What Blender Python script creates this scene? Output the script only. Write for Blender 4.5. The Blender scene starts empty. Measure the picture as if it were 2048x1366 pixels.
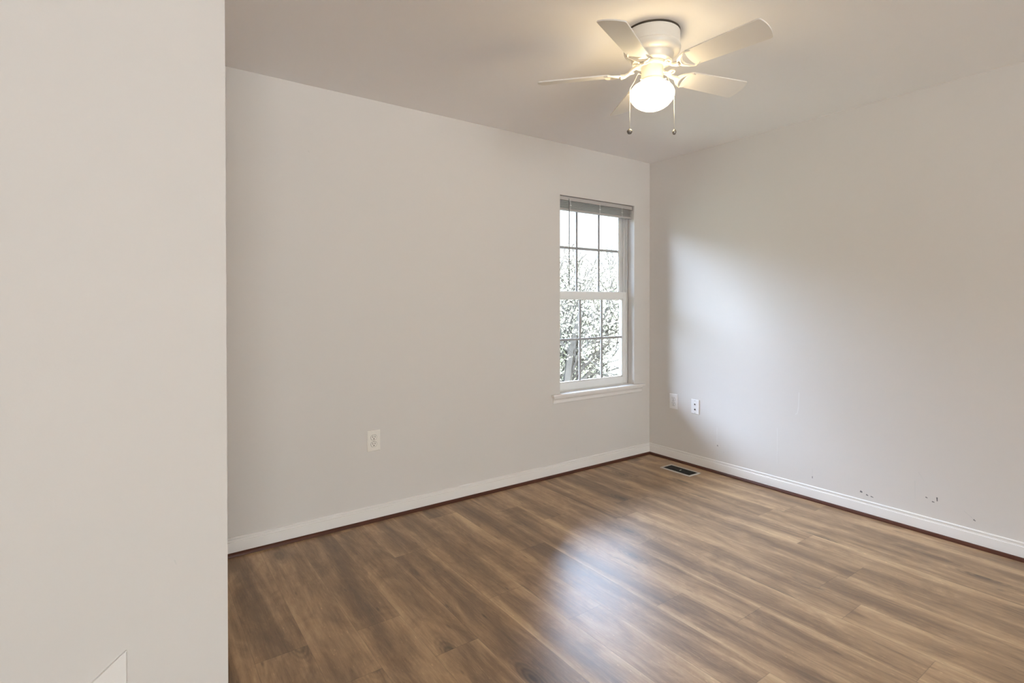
import bpy, bmesh, math, random
from mathutils import Vector, Matrix

SC = bpy.context.scene
COL = SC.collection
PI = math.pi
CEIL = 2.44

# ------------------------------------------------------------------ camera
cam_data = bpy.data.cameras.new('camera')
cam = bpy.data.objects.new('camera', cam_data)
COL.objects.link(cam)
YAW, PITCH, ROLL = math.radians(54.556), math.radians(-0.436), math.radians(-0.059)
fwd = Vector((math.cos(YAW) * math.cos(PITCH), math.sin(YAW) * math.cos(PITCH), math.sin(PITCH)))
r0 = Vector((math.sin(YAW), -math.cos(YAW), 0))
u0 = r0.cross(fwd)
rt = math.cos(ROLL) * r0 + math.sin(ROLL) * u0
up = -math.sin(ROLL) * r0 + math.cos(ROLL) * u0
M = Matrix((rt, up, -fwd)).transposed().to_4x4()
M.translation = Vector((-3.543, -2.978, 1.260))
cam.matrix_world = M
cam_data.sensor_width = 36.0
cam_data.lens = 36.0 * 1063.2 / 2048
cam_data.shift_y = -67.0 / 2048
cam_data.clip_start = 0.05
SC.camera = cam

# ------------------------------------------------------------------ world: bright overcast sky
world = bpy.data.worlds.new('overcast_sky')
SC.world = world
world.use_nodes = True
wn = world.node_tree.nodes
wl = world.node_tree.links
wn.clear()
w_out = wn.new('ShaderNodeOutputWorld')
w_bg = wn.new('ShaderNodeBackground')
w_tc = wn.new('ShaderNodeTexCoord')
w_sep = wn.new('ShaderNodeSeparateXYZ')
w_map = wn.new('ShaderNodeMapRange')
w_map.inputs['From Min'].default_value = -1.0
w_map.inputs['From Max'].default_value = 1.0
# towards the trees (+Y) the sky is dim low down; on the open side (-Y) it stays bright to the horizon
SKY_TREES = [(0.0, (0.20, 0.195, 0.185)), (0.48, (0.17, 0.167, 0.16)), (0.51, (0.046, 0.047, 0.048)),
             (0.60, (0.07, 0.074, 0.08)), (0.67, (1.06, 1.28, 1.72)), (0.73, (1.38, 1.64, 2.18)), (0.80, (1.12, 1.34, 1.80)),
             (0.90, (0.60, 0.72, 0.96)), (1.0, (0.50, 0.60, 0.80))]
SKY_OPEN = [(0.0, (0.59, 0.59, 0.605)), (0.48, (0.42, 0.42, 0.43)), (0.51, (0.335, 0.34, 0.345)),
            (0.60, (0.41, 0.42, 0.43)), (0.68, (0.50, 0.54, 0.59)), (0.80, (0.60, 0.74, 0.92)), (1.0, (0.60, 0.74, 0.92))]
def sky_ramp(stops):
    n = wn.new('ShaderNodeValToRGB')
    cr = n.color_ramp
    cr.elements[0].position, cr.elements[0].color = stops[0][0], (*stops[0][1], 1)
    cr.elements[1].position, cr.elements[1].color = stops[-1][0], (*stops[-1][1], 1)
    for pos, c in stops[1:-1]:
        e = cr.elements.new(pos)
        e.color = (*c, 1)
    wl.new(w_map.outputs[0], n.inputs[0])
    return n
wl.new(w_tc.outputs['Generated'], w_sep.inputs[0])
wl.new(w_sep.outputs['Z'], w_map.inputs['Value'])
w_side = wn.new('ShaderNodeMapRange')
w_side.inputs['From Min'].default_value = -0.35
w_side.inputs['From Max'].default_value = 0.05
wl.new(w_sep.outputs['Y'], w_side.inputs['Value'])
w_mix = wn.new('ShaderNodeMix')
w_mix.data_type = 'RGBA'
wl.new(w_side.outputs[0], w_mix.inputs[0])
wl.new(sky_ramp(SKY_OPEN).outputs[0], w_mix.inputs[6])
wl.new(sky_ramp(SKY_TREES).outputs[0], w_mix.inputs[7])
# sky dimmed straight out from the window, shaping the light on the right wall
w_dim = wn.new('ShaderNodeMapRange')
w_dim.inputs['From Min'].default_value = 0.50
w_dim.inputs['From Max'].default_value = 0.88
w_dim.inputs['To Min'].default_value = 1.0
w_dim.inputs['To Max'].default_value = 0.66
wl.new(w_sep.outputs['Y'], w_dim.inputs['Value'])
w_mul = wn.new('ShaderNodeVectorMath')
w_mul.operation = 'SCALE'
wl.new(w_mix.outputs[2], w_mul.inputs[0])
wl.new(w_dim.outputs[0], w_mul.inputs['Scale'])
wl.new(w_mul.outputs[0], w_bg.inputs['Color'])
w_bg.inputs['Strength'].default_value = 33.0
wl.new(w_bg.outputs[0], w_out.inputs[0])

# ------------------------------------------------------------------ view / exposure
SC.view_settings.view_transform = 'Standard'
SC.view_settings.look = 'None'
SC.view_settings.exposure = 0.12
SC.view_settings.gamma = 1.0
SC.view_settings.use_curve_mapping = False
LAMP_STRENGTH = 18.0          # the lit glass of the fan lamp
SC.cycles.max_bounces = 14
SC.cycles.diffuse_bounces = 10
SC.cycles.glossy_bounces = 6
SC.cycles.transparent_max_bounces = 16
SC.cycles.caustics_reflective = False
SC.cycles.sample_clamp_indirect = 8.0

# ------------------------------------------------------------------ helpers
def tag(o, label=None, cat=None, group=None, kind=None):
    if label: o['label'] = label
    if cat: o['category'] = cat
    if group: o['group'] = group
    if kind: o['kind'] = kind
    return o

def obj(name, bm, mat, parent=None, smooth=False, kind=None, angle=None):
    me = bpy.data.meshes.new(name)
    bmesh.ops.recalc_face_normals(bm, faces=bm.faces)
    bm.to_mesh(me)
    bm.free()
    for m in (mat if isinstance(mat, (list, tuple)) else [mat]):
        me.materials.append(m)
    if smooth:
        for p in me.polygons: p.use_smooth = True
        if angle:
            me.set_sharp_from_angle(angle=math.radians(angle))
    o = bpy.data.objects.new(name, me)
    COL.objects.link(o)
    if parent: o.parent = parent
    if kind: o['kind'] = kind
    return o

def empty(name, loc, rz=0.0):
    o = bpy.data.objects.new(name, None)
    o.empty_display_size = 0.1
    COL.objects.link(o)
    o.location = loc
    o.rotation_euler = (0, 0, rz)
    return o

def box(bm, x0, x1, y0, y1, z0, z1, mi=0, bevel=0.0):
    vs = [bm.verts.new((x, y, z)) for x in (x0, x1) for y in (y0, y1) for z in (z0, z1)]
    q = [(0, 1, 3, 2), (4, 6, 7, 5), (0, 4, 5, 1), (2, 3, 7, 6), (0, 2, 6, 4), (1, 5, 7, 3)]
    fs = []
    for a in q:
        f = bm.faces.new([vs[i] for i in a])
        f.material_index = mi
        fs.append(f)
    if bevel > 0:
        es = list({e for f in fs for e in f.edges})
        bmesh.ops.bevel(bm, geom=es, offset=bevel, segments=2, profile=0.6, affect='EDGES')
    return bm

def lathe(bm, prof, n=48, c=(0, 0), cap=True):
    rings = []
    for r, z in prof:
        rings.append([bm.verts.new((c[0] + r * math.cos(2 * PI * k / n), c[1] + r * math.sin(2 * PI * k / n), z))
                      for k in range(n)])
    for a, b in zip(rings, rings[1:]):
        for k in range(n):
            bm.faces.new((a[k], a[(k + 1) % n], b[(k + 1) % n], b[k]))
    if cap:
        bm.faces.new(rings[0])
        bm.faces.new(rings[-1])
    return bm

def tube(bm, pts, rad, n=6, cap=True):
    pts = [Vector(p) for p in pts]
    if not isinstance(rad, (list, tuple)): rad = [rad] * len(pts)
    rings = []
    ref = None
    for i, p in enumerate(pts):
        d = (pts[min(i + 1, len(pts) - 1)] - pts[max(i - 1, 0)]).normalized()
        if ref is None:
            ref = d.orthogonal().normalized()
        ref = (ref - d * ref.dot(d))
        if ref.length < 1e-5: ref = d.orthogonal()
        ref.normalize()
        b = d.cross(ref)
        rings.append([bm.verts.new(p + rad[i] * (math.cos(2 * PI * k / n) * ref + math.sin(2 * PI * k / n) * b))
                      for k in range(n)])
    for a, b in zip(rings, rings[1:]):
        for k in range(n):
            bm.faces.new((a[k], a[(k + 1) % n], b[(k + 1) % n], b[k]))
    if cap and n > 2:
        bm.faces.new(rings[0]); bm.faces.new(rings[-1])
    return bm

def prism(bm, outline, z0, z1, bevel=0.0):
    a = [bm.verts.new((x, y, z0)) for x, y in outline]
    b = [bm.verts.new((x, y, z1)) for x, y in outline]
    n = len(a)
    fs = [bm.faces.new(a[::-1]), bm.faces.new(b)]
    for k in range(n):
        fs.append(bm.faces.new((a[k], a[(k + 1) % n], b[(k + 1) % n], b[k])))
    if bevel > 0:
        es = list(fs[0].edges) + list(fs[1].edges)
        bmesh.ops.bevel(bm, geom=es, offset=bevel, segments=2, affect='EDGES')
    return bm

def strip(bm, outer, inner, z0, z1):
    """a solid band between two matched 2-D polylines"""
    n = len(outer)
    L = [[bm.verts.new((x, y, z)) for x, y in pl] for pl in (outer, inner) for z in (z0, z1)]
    o0, o1, i0, i1 = L
    for k in range(n - 1):
        bm.faces.new((o0[k], o0[k + 1], i0[k + 1], i0[k]))
        bm.faces.new((o1[k], i1[k], i1[k + 1], o1[k + 1]))
        bm.faces.new((o0[k], o1[k], o1[k + 1], o0[k + 1]))
        bm.faces.new((i0[k], i0[k + 1], i1[k + 1], i1[k]))
    bm.faces.new((o0[0], i0[0], i1[0], o1[0]))
    bm.faces.new((o0[-1], o1[-1], i1[-1], i0[-1]))
    return bm

def quad_poly(bm, pts, mi=0):
    f = bm.faces.new([bm.verts.new(p) for p in pts])
    f.material_index = mi
    return f

# ------------------------------------------------------------------ materials
def mat(name, col, rough=0.5, metal=0.0, spec=0.5):
    m = bpy.data.materials.new(name)
    m.use_nodes = True
    b = m.node_tree.nodes['Principled BSDF']
    b.inputs['Base Color'].default_value = (*col, 1)
    b.inputs['Roughness'].default_value = rough
    b.inputs['Metallic'].default_value = metal
    b.inputs['Specular IOR Level'].default_value = spec
    return m

def add_noise(m, scale, amount, bump=0.0, bump_scale=None, detail=4):
    """slight mottling of the base colour and an orange-peel bump"""
    nt = m.node_tree
    b = nt.nodes['Principled BSDF']
    tc = nt.nodes.new('ShaderNodeTexCoord')
    n = nt.nodes.new('ShaderNodeTexNoise')
    n.inputs['Scale'].default_value = scale
    n.inputs['Detail'].default_value = detail
    nt.links.new(tc.outputs['Object'], n.inputs['Vector'])
    col = tuple(b.inputs['Base Color'].default_value)[:3]
    mx = nt.nodes.new('ShaderNodeMix')
    mx.data_type = 'RGBA'
    mx.inputs[6].default_value = (*[c * (1 - amount) for c in col], 1)
    mx.inputs[7].default_value = (*[min(1, c * (1 + amount)) for c in col], 1)
    nt.links.new(n.outputs['Fac'], mx.inputs[0])
    nt.links.new(mx.outputs[2], b.inputs['Base Color'])
    if bump:
        n2 = nt.nodes.new('ShaderNodeTexNoise')
        n2.inputs['Scale'].default_value = bump_scale or scale * 10
        n2.inputs['Detail'].default_value = 3
        nt.links.new(tc.outputs['Object'], n2.inputs['Vector'])
        bp = nt.nodes.new('ShaderNodeBump')
        bp.inputs['Strength'].default_value = bump
        bp.inputs['Distance'].default_value = 0.002
        nt.links.new(n2.outputs['Fac'], bp.inputs['Height'])
        nt.links.new(bp.outputs[0], b.inputs['Normal'])
    return m

M_WALL = add_noise(mat('wall_paint', (0.655, 0.625, 0.598), 0.62, spec=0.35), 1.3, 0.012, 0.06, 160)
M_CEIL = add_noise(mat('ceiling_paint', (0.90, 0.89, 0.895), 0.85, spec=0.2), 1.5, 0.01, 0.05, 120)
M_TRIM = add_noise(mat('trim_paint', (0.76, 0.735, 0.71), 0.32), 6, 0.02, 0.04, 60)
M_VINYL = mat('window_vinyl', (0.80, 0.80, 0.79), 0.35)
M_VINYL_SHADE = mat('window_vinyl_shade', (0.36, 0.36, 0.37), 0.5)  # white vinyl with the backlit shade painted in as grey: muntins, stile lines
M_PLATE = mat('ivory_plastic', (0.78, 0.745, 0.69), 0.35)
M_WPLATE = mat('white_plastic', (0.80, 0.79, 0.79), 0.35)
M_SLOT = mat('slot_dark', (0.025, 0.022, 0.02), 0.6)
M_SCREW = mat('screw_metal', (0.55, 0.52, 0.47), 0.35, 0.8)
M_FAN = mat('fan_white_enamel', (0.70, 0.67, 0.62), 0.28)
M_BLADE = add_noise(mat('fan_blade_white', (0.78, 0.755, 0.715), 0.4), 8, 0.015)
M_GASKET = mat('dark_gasket', (0.06, 0.045, 0.03), 0.8)  # dark brown gasket band at the top of the fan housing
M_CHAIN = mat('chain_metal', (0.66, 0.61, 0.52), 0.3, 0.6)
M_KNOB = mat('knob_grey', (0.20, 0.19, 0.18), 0.35, 0.5)
M_BLIND = mat('blind_vinyl', (0.46, 0.435, 0.42), 0.4)
M_WAND = mat('wand_plastic', (0.22, 0.22, 0.23), 0.25)
M_SHOE = add_noise(mat('shoe_molding_red_brown', (0.075, 0.024, 0.013), 0.42, spec=0.3), 14, 0.25, 0)
M_VENTF = mat('vent_frame_metal', (0.62, 0.59, 0.54), 0.4, 0.3)
M_VENTG = mat('vent_grille_dark', (0.03, 0.03, 0.028), 0.5, 0.3)
M_SCUFF = mat('scuff_grey', (0.16, 0.155, 0.155), 0.7)
M_SCUFF2 = mat('scuff_faint', (0.60, 0.58, 0.56), 0.6)
M_DRIP = mat('paint_drip', (0.70, 0.68, 0.66), 0.35)
M_BARK = add_noise(mat('bark', (0.050, 0.044, 0.038), 0.95, spec=0.05), 9, 0.35)
M_GRASS = add_noise(mat('grass', (0.11, 0.115, 0.08), 0.9), 2.0, 0.3)
M_BACK = add_noise(mat('siding', (0.6, 0.58, 0.54), 0.7), 2.0, 0.05)

# glass pane: clear with a weak reflection
M_GLASS = bpy.data.materials.new('window_glass')
M_GLASS.use_nodes = True
nt = M_GLASS.node_tree
nt.nodes.clear()
g_out = nt.nodes.new('ShaderNodeOutputMaterial')
g_t = nt.nodes.new('ShaderNodeBsdfTransparent')
g_t.inputs[0].default_value = (0.95, 0.97, 0.96, 1)
g_g = nt.nodes.new('ShaderNodeBsdfGlossy')
g_g.inputs['Roughness'].default_value = 0.02
g_f = nt.nodes.new('ShaderNodeFresnel')
g_f.inputs['IOR'].default_value = 1.3
g_m = nt.nodes.new('ShaderNodeMixShader')
nt.links.new(g_f.outputs[0], g_m.inputs[0])
nt.links.new(g_t.outputs[0], g_m.inputs[1])
nt.links.new(g_g.outputs[0], g_m.inputs[2])
nt.links.new(g_m.outputs[0], g_out.inputs[0])

# lit opal glass of the fan lamp
M_LAMP = bpy.data.materials.new('lit_opal_glass')
M_LAMP.use_nodes = True
b = M_LAMP.node_tree.nodes['Principled BSDF']
b.inputs['Base Color'].default_value = (0.9, 0.88, 0.84, 1)
b.inputs['Roughness'].default_value = 0.2
b.inputs['Emission Color'].default_value = (1.0, 0.78, 0.45, 1)
b.inputs['Emission Strength'].default_value = LAMP_STRENGTH

# leaves: diffuse + translucent
def leaf_mat(name, col):
    m = bpy.data.materials.new(name)
    m.use_nodes = True
    t = m.node_tree
    t.nodes.clear()
    o = t.nodes.new('ShaderNodeOutputMaterial')
    d = t.nodes.new('ShaderNodeBsdfDiffuse')
    tr = t.nodes.new('ShaderNodeBsdfTranslucent')
    d.inputs[0].default_value = (*col, 1)
    tr.inputs[0].default_value = (*[min(1, c * 1.1) for c in col], 1)
    a = t.nodes.new('ShaderNodeMixShader')
    a.inputs[0].default_value = 0.5
    t.links.new(d.outputs[0], a.inputs[1])
    t.links.new(tr.outputs[0], a.inputs[2])
    t.links.new(a.outputs[0], o.inputs[0])
    return m
M_LEAF = leaf_mat('leaf_pale_green', (0.38, 0.38, 0.27))
M_LEAF2 = leaf_mat('leaf_yellow_green', (0.40, 0.39, 0.27))

# wood plank floor (planks run along Y)
def floor_material():
    m = bpy.data.materials.new('vinyl_plank_floor')
    m.use_nodes = True
    t = m.node_tree
    N, L = t.nodes, t.links
    b = N['Principled BSDF']
    tc = N.new('ShaderNodeTexCoord')
    sep = N.new('ShaderNodeSeparateXYZ')
    L.new(tc.outputs['Object'], sep.inputs[0])
    def math_(op, a, bb=None, c=None):
        n = N.new('ShaderNodeMath'); n.operation = op
        for i, v in enumerate((a, bb, c)):
            if v is None: continue
            if isinstance(v, (int, float)): n.inputs[i].default_value = v
            else: L.new(v, n.inputs[i])
        return n.outputs[0]
    PW, PL = 0.178, 1.22
    u = math_('DIVIDE', sep.outputs['X'], PW)
    row = math_('FLOOR', u)
    fu = math_('FRACT', u)
    wn_ = N.new('ShaderNodeTexWhiteNoise'); wn_.noise_dimensions = '1D'
    L.new(row, wn_.inputs['W'])
    v = math_('ADD', math_('DIVIDE', sep.outputs['Y'], PL), wn_.outputs['Value'])
    idx = math_('FLOOR', v)
    fv = math_('FRACT', v)
    cmb = N.new('ShaderNodeCombineXYZ')
    L.new(row, cmb.inputs[0]); L.new(idx, cmb.inputs[1])
    wn2 = N.new('ShaderNodeTexWhiteNoise'); wn2.noise_dimensions = '2D'
    L.new(cmb.outputs[0], wn2.inputs['Vector'])
    pid = wn2.outputs['Value']
    # grain coordinates: each plank gets its own slice of the noise
    gv = N.new('ShaderNodeCombineXYZ')
    L.new(sep.outputs['X'], gv.inputs[0]); L.new(sep.outputs['Y'], gv.inputs[1])
    L.new(math_('MULTIPLY', pid, 37.0), gv.inputs[2])
    def noise(sx, sy, detail, rough=0.55, dist=0.0):
        mp = N.new('ShaderNodeMapping')
        mp.inputs['Scale'].default_value = (sx, sy, 1)
        L.new(gv.outputs[0], mp.inputs[0])
        n = N.new('ShaderNodeTexNoise')
        n.inputs['Scale'].default_value = 1.0
        n.inputs['Detail'].default_value = detail
        n.inputs['Roughness'].default_value = rough
        n.inputs['Distortion'].default_value = dist
        L.new(mp.outputs[0], n.inputs['Vector'])
        return n.outputs['Fac']
    broad = noise(8, 0.8, 3, 0.5, 0.9)
    streak = noise(30, 1.6, 6, 0.65, 1.6)
    fine = noise(170, 16, 4, 0.7)
    broad2 = noise(4, 1.3, 2, 0.5, 0.4)
    cloud = noise(9, 3.6, 5, 0.62, 1.6)
    speck = noise(160, 40, 2, 0.5)
    edge = math_('POWER', math_('ABSOLUTE', math_('SUBTRACT', math_('MULTIPLY', fu, 2.0), 1.0)), 2.5)
    mixf = math_('ADD', math_('MULTIPLY', broad, 0.66), math_('MULTIPLY', streak, 0.30))
    mixf = math_('ADD', mixf, math_('MULTIPLY', math_('SUBTRACT', fine, 0.5), 0.20))
    mixf = math_('ADD', mixf, math_('MULTIPLY', math_('SUBTRACT', pid, 0.5), 0.06))
    mixf = math_('ADD', mixf, math_('MULTIPLY', math_('SUBTRACT', cloud, 0.5), 0.34))
    mixf = math_('ADD', mixf, math_('MULTIPLY', edge, math_('MULTIPLY', broad2, 0.20)))
    ramp = N.new('ShaderNodeValToRGB')
    els = ramp.color_ramp.elements
    els[0].position = 0.30; els[0].color = (0.140, 0.083, 0.043, 1)
    els[1].position = 0.74; els[1].color = (0.590, 0.410, 0.225, 1)
    for pos, c in ((0.43, (0.225, 0.136, 0.070)), (0.51, (0.315, 0.196, 0.103)), (0.59, (0.415, 0.266, 0.142))):
        e = els.new(pos); e.color = (*c, 1)
    L.new(mixf, ramp.inputs[0])
    # knots
    vo = N.new('ShaderNodeTexVoronoi'); vo.voronoi_dimensions = '3D'
    mp = N.new('ShaderNodeMapping'); mp.inputs['Scale'].default_value = (5.2, 1.7, 1)
    L.new(gv.outputs[0], mp.inputs[0]); L.new(mp.outputs[0], vo.inputs['Vector'])
    vo.inputs['Scale'].default_value = 1.0
    kd = vo.outputs['Distance']
    km = N.new('ShaderNodeMapRange')
    km.inputs['From Min'].default_value = 0.03; km.inputs['From Max'].default_value = 0.22
    km.inputs['To Min'].default_value = 0.36; km.inputs['To Max'].default_value = 1.0
    L.new(kd, km.inputs['Value'])
    rings = math_('MULTIPLY', math_('SINE', math_('MULTIPLY', kd, 110.0)), 0.13)
    ringw = N.new('ShaderNodeMapRange')
    ringw.inputs['From Min'].default_value = 0.14; ringw.inputs['From Max'].default_value = 0.30
    ringw.inputs['To Min'].default_value = 1.0; ringw.inputs['To Max'].default_value = 0.0
    L.new(kd, ringw.inputs['Value'])
    kfac = math_('ADD', km.outputs[0], math_('MULTIPLY', rings, ringw.outputs[0]))
    # pale specks in the grain
    sm = N.new('ShaderNodeMapRange')
    sm.inputs['From Min'].default_value = 0.66; sm.inputs['From Max'].default_value = 0.78
    sm.inputs['To Min'].default_value = 1.0; sm.inputs['To Max'].default_value = 1.5
    L.new(speck, sm.inputs['Value'])
    # seams
    eu = math_('MINIMUM', fu, math_('SUBTRACT', 1.0, fu))
    ev = math_('MINIMUM', fv, math_('SUBTRACT', 1.0, fv))
    su = N.new('ShaderNodeMapRange'); su.inputs['From Max'].default_value = 0.010
    su.inputs['To Min'].default_value = 0.62; su.inputs['To Max'].default_value = 1.0
    L.new(eu, su.inputs['Value'])
    sv = N.new('ShaderNodeMapRange'); sv.inputs['From Max'].default_value = 0.0016
    sv.inputs['To Min'].default_value = 0.62; sv.inputs['To Max'].default_value = 1.0
    L.new(ev, sv.inputs['Value'])
    seam = math_('MULTIPLY', su.outputs[0], sv.outputs[0])
    # small dark pits
    vp = N.new('ShaderNodeTexVoronoi'); vp.voronoi_dimensions = '3D'
    mpp = N.new('ShaderNodeMapping'); mpp.inputs['Scale'].default_value = (15, 4, 1)
    L.new(gv.outputs[0], mpp.inputs[0]); L.new(mpp.outputs[0], vp.inputs['Vector'])
    vp.inputs['Scale'].default_value = 1.0
    pm = N.new('ShaderNodeMapRange')
    pm.inputs['From Min'].default_value = 0.02; pm.inputs['From Max'].default_value = 0.10
    pm.inputs['To Min'].default_value = 0.55; pm.inputs['To Max'].default_value = 1.0
    L.new(vp.outputs['Distance'], pm.inputs['Value'])
    kfac = math_('MULTIPLY', kfac, pm.outputs[0])
    fac = math_('MULTIPLY', math_('MULTIPLY', seam, kfac), sm.outputs[0])
    vm = N.new('ShaderNodeVectorMath'); vm.operation = 'SCALE'
    L.new(ramp.outputs[0], vm.inputs[0]); L.new(fac, vm.inputs['Scale'])
    L.new(vm.outputs[0], b.inputs['Base Color'])
    rm = N.new('ShaderNodeMapRange')
    rm.inputs['To Min'].default_value = 0.34; rm.inputs['To Max'].default_value = 0.44
    L.new(streak, rm.inputs['Value'])
    L.new(rm.outputs[0], b.inputs['Roughness'])
    b.inputs['Specular IOR Level'].default_value = 0.75
    bp = N.new('ShaderNodeBump')
    bp.inputs['Strength'].default_value = 0.25; bp.inputs['Distance'].default_value = 0.0012
    h = math_('ADD', math_('MULTIPLY', fine, 0.6), math_('MULTIPLY', seam, 1.2))
    L.new(h, bp.inputs['Height'])
    L.new(bp.outputs[0], b.inputs['Normal'])
    return m
M_FLOOR = floor_material()

# ------------------------------------------------------------------ room shell
X0, Y0 = -6.0, -8.0
T = 0.16
bm = bmesh.new(); box(bm, X0, 0, Y0, 0, -0.12, 0.0)
obj('floor', bm, M_FLOOR, kind='structure')
bm = bmesh.new(); box(bm, X0 - T, T, Y0 - T, T, CEIL, CEIL + 0.12)
obj('ceiling', bm, M_CEIL, kind='structure')

WX0, WX1, WZ0, WZ1 = -0.990, -0.190, 0.580, 2.063        # window opening in the left wall
def wall_with_hole(bm, a0, a1, h0, h1, z0, z1, y0, y1, top=CEIL, bottom=-0.12):
    box(bm, a0, h0, y0, y1, bottom, top)
    box(bm, h1, a1, y0, y1, bottom, top)
    box(bm, h0, h1, y0, y1, bottom, z0)
    box(bm, h0, h1, y0, y1, z1, top)

def mark(bm, pts, w, axis, off, mi):
    """a thin painted scuff following pts on a wall (axis 'y': wall Y=0, axis 'x': wall X=0)"""
    for (a, z), (c, y) in zip(pts, pts[1:]):
        d = Vector((c - a, y - z)); n = Vector((-d.y, d.x)).normalized() * w / 2
        q = [(a + n.x, z + n.y), (c + n.x * .6, y + n.y * .6), (c - n.x * .6, y - n.y * .6), (a - n.x, z - n.y)]
        quad_poly(bm, [(s, -off, t) if axis == 'y' else (-off, s, t) for s, t in q], mi)

bm = bmesh.new()
wall_with_hole(bm, X0, T, WX0, WX1, WZ0, WZ1, 0.0, T)
mark(bm, [(-0.827, 0.196), (-0.827, 0.135)], 0.004, 'y', 0.0004, 1)
mark(bm, [(-2.772, 2.088), (-2.766, 2.080)], 0.007, 'y', 0.0004, 1)
mark(bm, [(-1.846, 0.518), (-1.838, 0.511)], 0.006, 'y', 0.0004, 1)
obj('wall_left', bm, [M_WALL, M_SCUFF2], kind='structure')

bm = bmesh.new()
box(bm, 0.0, T, Y0 - T, 0.0, -0.12, CEIL)
for pts, w, mi in [
        ([(-1.598, .136), (-1.610, .132)], .012, 1), ([(-1.630, .125), (-1.641, .121)], .008, 1),
        ([(-1.654, .121), (-1.668, .118)], .006, 1), ([(-1.921, .196), (-1.930, .193)], .006, 1),
        ([(-1.950, .180), (-1.961, .179)], .006, 1), ([(-1.972, .209), (-1.973, .188)], .007, 1),
        ([(-2.087, .172), (-2.115, .150), (-2.133, .135)], .004, 2), ([(-2.126, .140), (-2.134, .134)], .007, 1),
        ([(-1.322, .200), (-1.323, .150)], .003, 2), ([(-1.323, .152), (-1.323, .139)], .005, 1),
        ([(-1.872, .271), (-1.873, .171)], .003, 2), ([(-1.888, .325), (-1.912, .285)], .003, 2),
        ([(-0.638, .336), (-0.638, .205)], .005, 3), ([(-0.640, .206), (-0.646, .197)], .007, 1),
        ([(-0.692, .167), (-0.694, .158)], .008, 2),
        ([(-1.094, .420), (-1.094, .179)], .004, 3), ([(-1.098, .260), (-1.098, .179)], .003, 2),
        ([(-1.237, .679), (-1.234, .580), (-1.226, .540), (-1.212, .531)], .008, 3)]:
    mark(bm, pts, w, 'x', 0.0004, mi)
obj('wall_right', bm, [M_WALL, M_SCUFF, M_SCUFF2, M_DRIP], kind='structure')

# back of the room, behind the camera: an added, unseen window fills the room with light
BX0, BX1, BZ0, BZ1 = -5.8, -2.1, 0.20, 2.25
bm = bmesh.new()
wall_with_hole(bm, X0, 0.0, BX0, BX1, BZ0, BZ1, Y0 - T, Y0)
obj('wall_back', bm, M_WALL, kind='structure')
bm = bmesh.new(); box(bm, X0 - T, X0, Y0 - T, T, -0.12, CEIL)
obj('wall_side', bm, M_WALL, kind='structure')

# closet wall in the left foreground
EX, EY = -3.310, -1.131
bm = bmesh.new()
prism(bm, [(EX, EY), (EX, 0.0), (-4.9, 0.0), (-4.9, EY)], 0.0, CEIL)
def on_near(s, z, off=0.0004): return (EX - s, EY - off, z)
for s, z, ds, dz in ((0.139, 0.500, 0.006, 0.010), (0.015, 0.475, 0.0025, 0.003)):
    quad_poly(bm, [on_near(s - ds, z - dz), on_near(s - ds * .2, z - dz * .2), on_near(s + ds * .3, z + dz), on_near(s - ds * .4, z + dz * .6)], 1)
obj('wall_near', bm, [M_WALL, M_SCUFF2], kind='structure')
# cut end of a raked base piece on that wall
bm = bmesh.new()
prof = [(0.254, 0.0), (0.254, 0.288), (0.290, 0.260), (0.36, 0.205), (0.36, 0.0)]
va = [bm.verts.new(on_near(s, z, 0.0)) for s, z in prof]
vb = [bm.verts.new(on_near(s, z, 0.010)) for s, z in prof]
bm.faces.new(va); bm.faces.new(vb[::-1])
for k in range(len(prof)):
    bm.faces.new((va[k], va[(k + 1) % 5], vb[(k + 1) % 5], vb[k]))
bmesh.ops.bevel(bm, geom=list(bm.edges), offset=0.002, segments=1, affect='EDGES')
obj('trim_1', bm, M_TRIM, kind='structure')

# baseboards: profile swept along the wall, mitred in the corner
BASE = [(0, 0), (0.013, 0), (0.013, 0.0675), (0.0125, 0.0695), (0.0072, 0.0708), (0.0062, 0.0790), (0.0082, 0.0825),
        (0.0080, 0.0865), (0.0050, 0.0898), (0.0, 0.0905)]
SHOE = [(0.013, 0)] + [(0.013 + 0.014 * math.cos(a), 0.018 * math.sin(a)) for a in [PI / 2 * k / 7 for k in range(8)]]
def sweep(profile, along, end0, end1, m0, m1):
    """along 'x' on wall Y=0 or 'y' on wall X=0; m0/m1 mitre factors"""
    bm = bmesh.new()
    rings = []
    for e, mm in ((end0, m0), (end1, m1)):
        rings.append([bm.verts.new((e + mm * d, -d, z) if along == 'x' else (-d, e + mm * d, z)) for d, z in profile])
    n = len(profile)
    for k in range(n):
        bm.faces.new((rings[0][k], rings[0][(k + 1) % n], rings[1][(k + 1) % n], rings[1][k]))
    bm.faces.new(rings[0]); bm.faces.new(rings[1])
    return bm
obj('baseboard_left', sweep(BASE, 'x', EX, 0.0, 0, -1), M_TRIM, kind='structure', smooth=True, angle=25)
obj('baseboard_right', sweep(BASE, 'y', Y0, 0.0, 0, -1), M_TRIM, kind='structure', smooth=True, angle=25)
obj('trim_2', sweep(SHOE, 'x', EX, 0.0, 0, -1), M_SHOE, kind='structure', smooth=True, angle=40)
obj('trim_3', sweep(SHOE, 'y', Y0, 0.0, 0, -1), M_SHOE, kind='structure', smooth=True, angle=40)

# ------------------------------------------------------------------ window in the left wall
win = empty('window_1', (-0.59, 0.0, 0.60)); win['kind'] = 'structure'
wo = Vector((-0.59, 0.0, 0.60))
def wbox(bm, x0, x1, y0, y1, z0, z1, bevel=0.0, mi=0):
    box(bm, x0 - wo.x, x1 - wo.x, y0, y1, z0 - wo.z, z1 - wo.z, mi, bevel)

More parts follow.
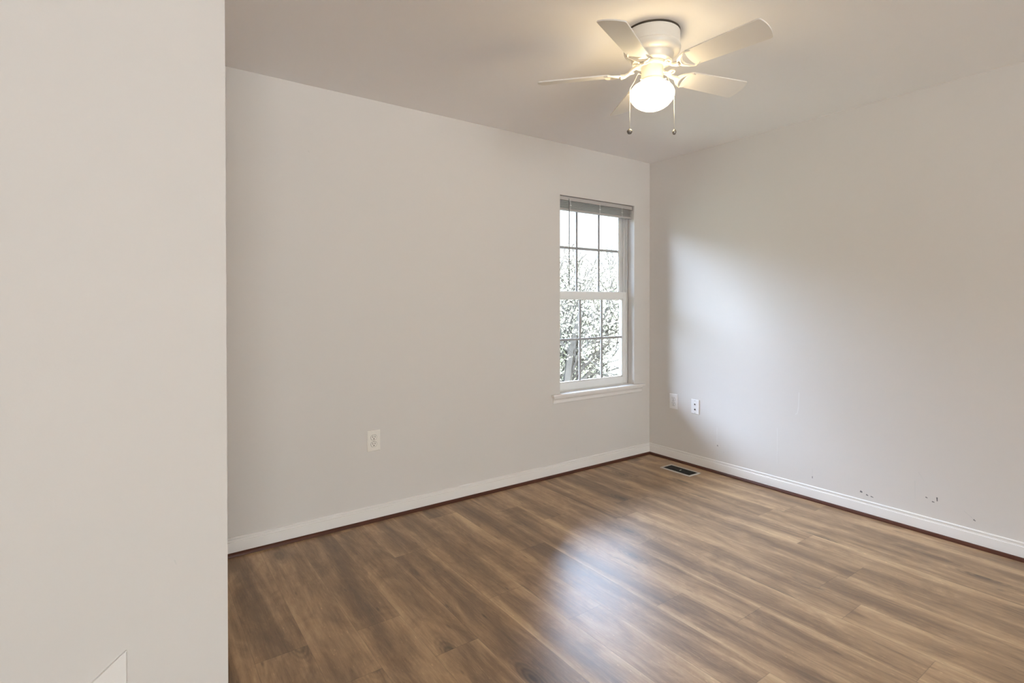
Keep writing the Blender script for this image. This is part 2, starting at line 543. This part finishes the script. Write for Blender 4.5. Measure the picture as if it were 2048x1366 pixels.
bm = bmesh.new()                                    # fixed vinyl frame with its ribbed tracks
for sx in (0, 1):
    def fx(a, c): return (WX0 + a, WX0 + c) if sx == 0 else (WX1 - c, WX1 - a)
    wbox(bm, *fx(0, 0.004), 0.070, 0.150, 0.58, WZ1)
    wbox(bm, *fx(0, 0.016), 0.1025, 0.1065, 0.60, WZ1)
    wbox(bm, *fx(0, 0.010), 0.0885, 0.0910, 1.36, WZ1)
    wbox(bm, *fx(0, 0.018), 0.134, 0.150, 0.60, WZ1)
    wbox(bm, *fx(0, 0.011), 0.070, 0.077, 0.60, WZ1)
wbox(bm, WX0, WX1, 0.070, 0.150, 2.035, WZ1)
wbox(bm, WX0, WX1, 0.070, 0.160, 0.58, 0.604)
obj('window_frame', bm, M_VINYL, win)

def sash(x0, x1, z0, z1, y0, y1, gx0, gx1, gz0, gz1, mull, muntz, my):
    bm = bmesh.new()
    bv = 0.0025
    wbox(bm, x0, gx0, y0, y1, z0, z1, bv); wbox(bm, gx1, x1, y0, y1, z0, z1, bv)
    wbox(bm, gx0, gx1, y0, y1, z0, gz0, bv); wbox(bm, gx0, gx1, y0, y1, gz1, z1, bv)
    if y0 > 0.1:                                    # grey lines painted for the shade between ribs, down the outer sash stiles
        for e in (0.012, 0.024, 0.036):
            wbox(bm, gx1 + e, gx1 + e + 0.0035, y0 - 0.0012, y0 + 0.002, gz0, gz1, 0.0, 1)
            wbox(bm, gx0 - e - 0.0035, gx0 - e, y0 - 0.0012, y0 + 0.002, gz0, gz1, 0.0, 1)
    t = 0.008                                       # glazing bead set back from the face
    yb0, yb1 = y0 + 0.007, y1 - 0.004
    wbox(bm, gx0, gx0 + t, yb0, yb1, gz0, gz1); wbox(bm, gx1 - t, gx1, yb0, yb1, gz0, gz1)
    wbox(bm, gx0, gx1, yb0, yb1, gz0, gz0 + t); wbox(bm, gx0, gx1, yb0, yb1, gz1 - t, gz1)
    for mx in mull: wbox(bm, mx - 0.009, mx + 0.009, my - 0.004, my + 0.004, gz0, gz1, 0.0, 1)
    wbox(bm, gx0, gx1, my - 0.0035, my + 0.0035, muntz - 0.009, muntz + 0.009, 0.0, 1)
    return bm
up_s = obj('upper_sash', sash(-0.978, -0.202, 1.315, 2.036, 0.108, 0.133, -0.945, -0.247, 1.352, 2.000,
                              (-0.717, -0.478), 1.694, 0.121), [M_VINYL, M_VINYL_SHADE], win)
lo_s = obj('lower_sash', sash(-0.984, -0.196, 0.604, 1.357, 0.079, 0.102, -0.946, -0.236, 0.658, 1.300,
                              (-0.709, -0.473), 0.985, 0.092), [M_VINYL, M_VINYL_SHADE], win)
bm = bmesh.new(); wbox(bm, -0.945, -0.247, 0.1195, 0.1215, 1.352, 2.000)
obj('pane', bm, M_GLASS, up_s)
bm = bmesh.new(); wbox(bm, -0.946, -0.236, 0.0905, 0.0925, 0.658, 1.300)
obj('pane', bm, M_GLASS, lo_s)
bm = bmesh.new()                                    # stool with horns and a rounded nose
wbox(bm, WX0, WX1, 0.0, 0.074, 0.581, 0.600)
wbox(bm, -1.076, -0.086, -0.033, 0.0, 0.581, 0.600, 0.006)
obj('window_stool', bm, M_TRIM, win)
bm = bmesh.new()                                    # apron: moulded board under the stool
AP = [(0, 0.532), (0.011, 0.532), (0.013, 0.536), (0.013, 0.556), (0.016, 0.562), (0.022, 0.572), (0.022, 0.581), (0, 0.581)]
ra = [bm.verts.new((-1.062 - wo.x, -d, z - wo.z)) for d, z in AP]
rb = [bm.verts.new((-0.112 - wo.x, -d, z - wo.z)) for d, z in AP]
for k in range(len(AP)):
    bm.faces.new((ra[k], ra[(k + 1) % len(AP)], rb[(k + 1) % len(AP)], rb[k]))
bm.faces.new(ra); bm.faces.new(rb)
obj('window_apron', bm, M_TRIM, win)

# window added behind the camera, unseen, as fill light from the back wall
def added_window(name, loc, rz, width, hh):
    w = empty(name, loc, rz); w['kind'] = 'structure'
    hw = width / 2
    bm = bmesh.new()
    for a, c, d, e in ((-hw, -hw + .05, 0, hh), (hw - .05, hw, 0, hh), (-.03, .03, 0, hh), (-hw, hw, 0, .05), (-hw, hw, hh - .05, hh), (-hw, hw, hh / 2 - .025, hh / 2 + .025)):
        box(bm, a, c, -0.12, -0.08, d, e)
    f2 = obj('window_frame', bm, M_VINYL, w)
    bm = bmesh.new(); box(bm, -hw + .05, hw - .05, -0.101, -0.099, .05, hh - .05)
    obj('pane', bm, M_GLASS, f2)
    bm = bmesh.new(); box(bm, -hw - .08, hw + .08, -0.08, 0.035, -0.02, 0.0)
    obj('window_stool', bm, M_TRIM, w)
added_window('fill_window', ((BX0 + BX1) / 2, Y0, BZ0), 0.0, BX1 - BX0, BZ1 - BZ0)

# ------------------------------------------------------------------ raised mini blind
bl = empty('window_blind', (-0.59, 0.03, 2.062))
tag(bl, 'grey-white slatted mini blind pulled up to the top of the window', 'blind')
bx0, bx1 = -0.395, 0.392
def zb(z): return z - 2.062
bm = bmesh.new()
box(bm, bx0, bx1, -0.014, 0.014, zb(2.032), zb(2.060), 0, 0.002)
obj('headrail', bm, M_BLIND, bl)
bm = bmesh.new()                                    # gathered slats, each slightly crowned
for k in range(8):
    z = zb(2.0215 - 0.0066 * k)
    dx = 0.0015 * math.sin(k * 2.3)
    dy = 0.0012 * math.sin(k * 1.7)
    prev = None
    for j in range(5):
        y = -0.0125 + 0.00625 * j
        h = 0.0026 * (1 - (y / 0.0125) ** 2)
        row = [bm.verts.new((bx0 + 0.004 + dx, y + dy, z + h)), bm.verts.new((bx1 - 0.004 + dx, y + dy, z + h)),
               bm.verts.new((bx0 + 0.004 + dx, y + dy, z + h + 0.0018)), bm.verts.new((bx1 - 0.004 + dx, y + dy, z + h + 0.0018))]
        if prev:
            bm.faces.new((prev[0], prev[1], row[1], row[0])); bm.faces.new((prev[2], row[2], row[3], prev[3]))
        else: bm.faces.new((row[0], row[1], row[3], row[2]))
        prev = row
    bm.faces.new((prev[0], prev[2], prev[3], prev[1]))
obj('slats', bm, M_BLIND, bl)
bm = bmesh.new()
box(bm, bx0 + 0.003, bx1 - 0.003, -0.013, 0.013, zb(1.958), zb(1.972), 0, 0.003)
obj('bottom_rail', bm, M_BLIND, bl)
for x in (-0.285, 0.02, 0.27):
    bm = bmesh.new()
    for y in (-0.0155, 0.0155):
        tube(bm, [(x, y, zb(2.036)), (x, y, zb(1.965))], 0.0012, 5)
        tube(bm, [(x + .006, y, zb(2.036)), (x + .006, y, zb(1.965))], 0.0009, 5)
    box(bm, x - 0.007, x + 0.013, -0.0165, -0.0135, zb(1.995), zb(2.000))
    obj('ladder_cord', bm, M_VINYL, bl)
bm = bmesh.new()
tube(bm, [(-0.303, -0.020, zb(2.045)), (-0.303, -0.024, zb(2.02)), (-0.303, -0.022, zb(1.39)), (-0.303, -0.022, zb(1.382))],
     [0.002, 0.0036, 0.0036, 0.002], 6)
obj('tilt_wand', bm, M_WAND, bl)
for sx in (-1, 1):
    bm = bmesh.new()
    xx = sx * 0.3965
    box(bm, min(xx, xx + sx * 0.0025), max(xx, xx + sx * 0.0025), -0.018, 0.018, zb(2.025), zb(2.0615))
    obj('bracket', bm, M_BLIND, bl)

# ------------------------------------------------------------------ wall plates (face -Y in their own frame)
def plate_base(name, loc, rz, w, h, m, label, cat, group=None):
    r = empty(name, loc, rz)
    tag(r, label, cat, group)
    bm = bmesh.new()
    d = 0.0062
    a = [(-w / 2, 0.0, -h / 2), (w / 2, 0.0, -h / 2), (w / 2, 0.0, h / 2), (-w / 2, 0.0, h / 2)]
    c = 0.0035
    f = [(-w / 2 + c, -d, -h / 2 + c), (w / 2 - c, -d, -h / 2 + c), (w / 2 - c, -d, h / 2 - c), (-w / 2 + c, -d, h / 2 - c)]
    mid = [(x, -0.0035, z) for x, _, z in a]
    R3 = [[bm.verts.new(p) for p in ring] for ring in (a, mid, f)]
    for p, q in zip(R3, R3[1:]):
        for k in range(4): bm.faces.new((p[k], p[(k + 1) % 4], q[(k + 1) % 4], q[k]))
    bm.faces.new(R3[0]); bm.faces.new(R3[2])
    obj('cover_plate', bm, m, r)
    return r

def disc_y(bm, cx, cz, rx, rz, y0, y1, n=20, flat=None):
    pts = []
    for k in range(n):
        x, z = rx * math.cos(2 * PI * k / n), rz * math.sin(2 * PI * k / n)
        if flat: z = max(-flat, min(flat, z))
        pts.append((cx + x, cz + z))
    a = [bm.verts.new((x, y0, z)) for x, z in pts]; b_ = [bm.verts.new((x, y1, z)) for x, z in pts]
    for k in range(n): bm.faces.new((a[k], a[(k + 1) % n], b_[(k + 1) % n], b_[k]))
    bm.faces.new(a); bm.faces.new(b_)

def duplex(r, m):
    for s in (1, -1):
        cz = s * 0.0195
        bm = bmesh.new(); disc_y(bm, 0, cz, 0.0175, 0.0175, -0.004, -0.0076, 24, 0.0142)
        rc = obj('receptacle', bm, m, r)
        bm = bmesh.new()
        box(bm, -0.0078, -0.0052, -0.0079, -0.007, cz - 0.001, cz + 0.009)
        box(bm, 0.0052, 0.0078, -0.0079, -0.007, cz - 0.001, cz + 0.009)
        disc_y(bm, 0, cz - 0.0075, 0.0032, 0.0032, -0.007, -0.0079, 10)
        obj('slots', bm, M_SLOT, rc)
        bm = bmesh.new()                            # dark gap round the receptacle
        disc_y(bm, 0, cz, 0.0187, 0.0187, -0.005, -0.0064, 24, 0.0154)
        obj('receptacle_gap', bm, M_SLOT, rc)
    bm = bmesh.new(); disc_y(bm, 0, 0, 0.003, 0.003, -0.005, -0.0072, 10)
    obj('screw', bm, M_SCREW, r)

r = plate_base('wall_outlet', (-2.412, 0.0, 0.467), 0.0, 0.078, 0.119, M_PLATE,
               'ivory two-socket outlet alone on the long wall left of the window', 'outlet')
duplex(r, M_PLATE)
r = plate_base('wall_outlet', (0.0, -0.248, 0.474), -PI / 2, 0.076, 0.120, M_WPLATE,
               'white two-socket outlet on the right wall, nearest the room corner', 'outlet')
duplex(r, M_WPLATE)
r = plate_base('jack_plate', (0.0, -0.451, 0.4625), -PI / 2, 0.072, 0.112, M_WPLATE,
               'white jack plate with two round holes, right of the corner outlet', 'wall plate')
for cz in (0.021, -0.019):
    bm = bmesh.new(); disc_y(bm, 0, cz, 0.0095, 0.0095, -0.005, -0.0085, 18)
    jk = obj('jack', bm, M_WPLATE, r)
    bm = bmesh.new(); disc_y(bm, 0, cz - 0.002, 0.0062, 0.0062, -0.008, -0.0095, 14)
    obj('jack_hole', bm, M_SLOT, jk)
for cz in (0.046, -0.046):
    bm = bmesh.new(); disc_y(bm, 0, cz, 0.0028, 0.0028, -0.005, -0.0072, 10)
    obj('screw', bm, M_SCREW, r)

# ------------------------------------------------------------------ floor register
vt = empty('floor_vent', (-0.185, -0.448, 0.0))
tag(vt, 'metal floor register with a dark grille in the plank floor near the corner', 'floor vent')
hx, hy = 0.067, 0.134
bm = bmesh.new()
def ring_frame(bm, hx, hy, ix, iy, z0, z1, zi):
    o0 = [(-hx, -hy), (hx, -hy), (hx, hy), (-hx, hy)]
    i0 = [(-ix, -iy), (ix, -iy), (ix, iy), (-ix, iy)]
    m0 = [(x * .965, y * .98) for x, y in o0]
    rings = [[bm.verts.new((x, y, z0)) for x, y in o0], [bm.verts.new((x, y, z1)) for x, y in m0],
             [bm.verts.new((x, y, zi)) for x, y in i0], [bm.verts.new((x, y, z0)) for x, y in i0]]
    for p, q in zip(rings, rings[1:] + rings[:1]):
        for k in range(4): bm.faces.new((p[k], p[(k + 1) % 4], q[(k + 1) % 4], q[k]))
ring_frame(bm, hx, hy, 0.053, 0.120, 0.0, 0.005, 0.0045)
obj('vent_frame', bm, M_VENTF, vt)
bm = bmesh.new()
box(bm, -0.053, 0.053, -0.120, 0.120, 0.0002, 0.0008)
for k in range(22):
    y = -0.114 + k * 0.228 / 21
    box(bm, -0.052, 0.052, y - 0.0012, y + 0.0012, 0.0008, 0.0030)
for x in (-0.018, 0.018): box(bm, x - 0.0015, x + 0.0015, -0.12, 0.12, 0.0008, 0.0034)
obj('vent_grille', bm, M_VENTG, vt)
bm = bmesh.new(); box(bm, -0.012, 0.008, -0.008, -0.003, 0.003, 0.0060, 0, 0.001)
obj('damper_lever', bm, M_VENTF, vt)

# ------------------------------------------------------------------ ceiling fan with lamp
FX, FY = -1.694, -1.436
fan = empty('ceiling_fan', (FX, FY, CEIL))
tag(fan, 'white five-blade hugger ceiling fan with a lit white glass lamp and two pull chains', 'ceiling fan')
def fz(z): return z - CEIL
bm = bmesh.new()
lathe(bm, [(0.1185, fz(2.4399)), (0.1185, fz(2.4332))], 64)
obj('ceiling_plate', bm, M_GASKET, fan)
bm = bmesh.new()                                    # motor housing: drum, groove, rounded lower lip, stepped-in band
lathe(bm, [(0.060, fz(2.4335)), (0.115, fz(2.4335)), (0.118, fz(2.431)), (0.118, fz(2.385)), (0.1165, fz(2.381)), (0.1165, fz(2.379)),
           (0.120, fz(2.375)), (0.1215, fz(2.367)), (0.119, fz(2.356)), (0.112, fz(2.347)), (0.101, fz(2.342)), (0.094, fz(2.340)),
           (0.090, fz(2.336)), (0.088, fz(2.315)), (0.084, fz(2.309)), (0.060, fz(2.307))], 64)
obj('motor_housing', bm, M_FAN, fan, smooth=True, angle=40)
bm = bmesh.new()
lathe(bm, [(0.030, fz(2.308)), (0.056, fz(2.308)), (0.060, fz(2.304)), (0.060, fz(2.296)), (0.055, fz(2.292)), (0.030, fz(2.291))], 40)
obj('flywheel', bm, M_FAN, fan, smooth=True, angle=40)
bm = bmesh.new()                                    # switch housing / lamp fitter
lathe(bm, [(0.030, fz(2.296)), (0.044, fz(2.2955)), (0.047, fz(2.292)), (0.047, fz(2.238)), (0.050, fz(2.235)), (0.052, fz(2.229)),
           (0.052, fz(2.222)), (0.046, fz(2.220))], 40)
fit = obj('light_fitter', bm, M_FAN, fan, smooth=True, angle=40)
for a in (50, 170, 290):
    bm = bmesh.new()
    c, s = math.cos(math.radians(a)), math.sin(math.radians(a))
    tube(bm, [(0.050 * c, 0.050 * s, fz(2.229)), (0.064 * c, 0.064 * s, fz(2.229))], [0.0035, 0.003], 8)
    obj('thumb_screw', bm, M_SCREW, fit)
bm = bmesh.new()                                    # mushroom-shaped opal glass
GL = [(0.045, 2.230), (0.046, 2.226), (0.052, 2.222), (0.066, 2.216), (0.080, 2.207), (0.090, 2.195), (0.0955, 2.181), (0.0955, 2.168),
      (0.091, 2.154), (0.083, 2.142), (0.072, 2.130), (0.058, 2.120), (0.043, 2.1125), (0.027, 2.1075), (0.012, 2.1055), (0.002, 2.105)]
lathe(bm, [(r_, fz(z)) for r_, z in GL], 48)
obj('lamp_glass', bm, M_LAMP, fan, smooth=True)

# one blade and its iron, then copies
def lerp(a, b_, t): return a + (b_ - a) * t
def blade_mesh():
    R0, R1, W0, W1 = 0.178, 0.505, 0.049, 0.059
    out = []
    for k in range(13):                             # concave root
        t = -1 + 2 * k / 12
        out.append((R0 + 0.009 * t * t, W0 * t))
    out.append((R1 - 0.020, W1))
    for k in range(1, 4):                           # rounded corner
        a = PI / 2 * k / 4
        out.append((R1 - 0.020 + 0.012 * math.sin(a), W1 - 0.012 + 0.012 * math.cos(a)))
    for k in range(1, 8):                           # bowed tip
        t = 1 - 2 * k / 8
        out.append((R1 - 0.008 + 0.008 * (1 - t * t), (W1 - 0.012) * t))
    for k in range(3, 0, -1):
        a = PI / 2 * k / 4
        out.append((R1 - 0.020 + 0.012 * math.sin(a), -(W1 - 0.012 + 0.012 * math.cos(a))))
    out.append((R1 - 0.020, -W1))
    bm = bmesh.new()
    prism(bm, out, -0.0026, 0.0026, 0.0008)
    return bm
def iron_mesh():
    bm = bmesh.new()
    o, i = [], []
    for k in range(25):
        t = -1 + 2 * k / 24
        y = 0.053 * t
        o.append((0.128 + 0.060 * abs(t) ** 2.2, y * 1.0))
        i.append((0.1545 + 0.0325 * t * t, y * 0.97))
    strip(bm, o, i, -0.0075, -0.0030)
    # raised inner crescent ridge
    tube(bm, [(0.1455 + 0.040 * t * t, 0.047 * t, -0.0078) for t in [-.85 + 1.7 * k / 16 for k in range(17)]],
         [0.0012 + 0.003 * (1 - abs(-.85 + 1.7 * k / 16)) for k in range(17)], 6)
    # curved neck from the flywheel out to the crescent
    nk = [(0.048, 0.004, 0.030), (0.066, 0.007, 0.027), (0.084, 0.007, 0.016), (0.100, 0.003, 0.003), (0.116, -0.001, -0.005), (0.134, 0.0, -0.006)]
    tube(bm, nk, [0.009, 0.0085, 0.0075, 0.0075, 0.009, 0.012], 8)
    # scroll beside the neck
    sc = []
    for k in range(22):
        a = k / 21 * 2.6 * PI
        rr = 0.0165 - 0.0115 * k / 21
        sc.append((0.094 + rr * math.cos(a + 2.4), -0.019 + rr * math.sin(a + 2.4), 0.006))
    tube(bm, [(0.112, -0.004, -0.003), (0.104, -0.003, 0.002)] + sc, 0.0038, 6)
    tube(bm, [(0.074, 0.007, 0.022), (0.083, -0.006, 0.014), (0.086, -0.012, 0.008)], [0.004, 0.004, 0.0035], 6)
    # mounting tabs that reach over the blade root
    for s in (-1, 1):
        tube(bm, [(0.183, 0.047 * s, -0.005), (0.198, 0.043 * s, -0.0045), (0.206, 0.040 * s, -0.0035)], [0.004, 0.003, 0.0015], 6)
    return bm
BZ = fz(2.270)
BLADES = [(-156.9, -15.7, 0.0), (-84.9, -15.7, 0.0), (-12.9, -15.7, 0.0), (59.1, -15.7, 0.0), (131.1, -15.7, 0.0)]
blade = iron = None
for ang, pit, droop in BLADES:
    if blade is None:
        blade = obj('blade', blade_mesh(), M_BLADE, fan)
        iron = obj('blade_iron', iron_mesh(), M_FAN, fan, smooth=True, angle=40)
        bo, io = blade, iron
    else:
        bo, io = blade.copy(), iron.copy()
        for c in (bo, io):
            COL.objects.link(c); c.parent = fan
    for c in (bo, io):
        c.location = (0, 0, BZ)
        c.rotation_euler = (math.radians(pit), math.radians(droop), math.radians(ang))

# pull chains: out of the fitter arms, over the glass shoulder, straight down
for s, zk, big in ((-1, 2.012, 1.0), (1, 2.010, 0.72)):
    v = Vector((rt.x, rt.y, 0)).normalized() * s
    bm = bmesh.new()
    pts = [(0.046, 2.262), (0.060, 2.264), (0.064, 2.258), (0.078, 2.228), (0.094, 2.203), (0.0975, 2.19), (0.0975, 2.10), (0.0975, zk + 0.010)]
    tube(bm, [(v.x * r_, v.y * r_, fz(z)) for r_, z in pts], [0.003, 0.003, 0.0013, 0.0013, 0.0013, 0.0013, 0.0013, 0.0013], 6)
    ch = obj('pull_chain', bm, M_CHAIN, fan, smooth=True)
    bm = bmesh.new()
    lathe(bm, [(0.002, fz(zk + 0.0125)), (0.006 * big, fz(zk + 0.011)), (0.0115 * big, fz(zk + 0.004)), (0.012 * big, fz(zk - 0.001)),
               (0.008 * big, fz(zk - 0.009)), (0.003, fz(zk - 0.011))], 16, (v.x * 0.0975, v.y * 0.0975))
    obj('pull_knob', bm, M_KNOB, ch, smooth=True)

# ------------------------------------------------------------------ outside: lawn and trees
bm = bmesh.new()
box(bm, -40, 40, T + 0.02, 60, -3.3, -3.0)
tag(obj('lawn', bm, M_GRASS), 'bright lawn behind the trees outside the window', 'lawn', kind='structure')

def tree(name, base, height, lean, seed, label, leafm, density, spread=1.0, r_trunk=0.13, levels=4):
    rnd = random.Random(seed)
    root = empty(name, base)
    tag(root, label, 'tree', 'trees outside the window')
    bmb, bml = bmesh.new(), bmesh.new()
    def leaf(p, d):
        for _ in range(density):
            c = p + Vector((rnd.uniform(-.12, .12), rnd.uniform(-.12, .12), rnd.uniform(-.1, .1)))
            a = Vector((rnd.uniform(-1, 1), rnd.uniform(-1, 1), rnd.uniform(-.6, .6))).normalized()
            b_ = a.orthogonal().normalized()
            b_.rotate(Matrix.Rotation(rnd.uniform(0, 2 * PI), 3, a))
            l, w = rnd.uniform(.045, .085), rnd.uniform(.018, .032)
            m_ = a.cross(b_) * 0.008
            v0 = bml.verts.new(c - a * l / 2); v1 = bml.verts.new(c + b_ * w + m_); v2 = bml.verts.new(c + a * l / 2); v3 = bml.verts.new(c - b_ * w + m_)
            bml.faces.new((v0, v1, v2)); bml.faces.new((v0, v2, v3))
    def grow(p, d, length, rad, lev):
        n = 5
        pts, rs = [p.copy()], [rad]
        for k in range(n):
            d = (d + Vector((rnd.gauss(0, .11), rnd.gauss(0, .11), rnd.gauss(0, .08)))).normalized()
            p = p + d * length / n
            pts.append(p.copy()); rs.append(lerp(rad, rad * 0.5, (k + 1) / n))
        rs = [max(q, 0.0085) for q in rs]
        tube(bmb, pts, rs, 5 if lev < 2 else 4, cap=False)
        if lev >= levels:
            for q in pts[1:]:
                if rnd.random() < 0.6: leaf(q, d)
            return
        nb = (9, 6, 5, 4)[min(lev, 3)]
        for k in range(nb):
            t = lerp(0.35 if lev == 0 else 0.2, 1.0, (k + rnd.random() * .7) / nb)
            q = pts[min(n, int(t * n))]
            ax = d.orthogonal(); ax.rotate(Matrix.Rotation(rnd.uniform(0, 2 * PI), 3, d))
            nd = d.copy(); nd.rotate(Matrix.Rotation(rnd.uniform(.5, 1.15) * spread, 3, ax))
            nd.z += 0.08
            grow(q, nd.normalized(), length * rnd.uniform(.5, .72) * (.62 if lev == 0 else 1), rs[min(n, int(t * n))] * .56, lev + 1)
    grow(Vector((0, 0, 0)), Vector(lean).normalized(), height * .62, r_trunk, 0)
    obj('branches', bmb, M_BARK, root)
    obj('foliage', bml, leafm, root)
    return root

tree('young_tree', (2.6, 4.1, -3.0), 7.0, (-.03, -.02, 1), 3,
     'twiggy tree nearest the window, its branches crossing the left panes', M_LEAF, 2)
tree('leaning_tree', (6.6, 7.6, -3.0), 7.4, (-.10, .05, 1), 8,
     'leaning tree with a slanting limb behind the right-hand panes', M_LEAF2, 3)
tree('bushy_tree', (10.8, 12.4, -3.0), 7.6, (.03, .0, 1), 14,
     'faintest bushy tree, farthest back, low behind the lower panes', M_LEAF, 4)
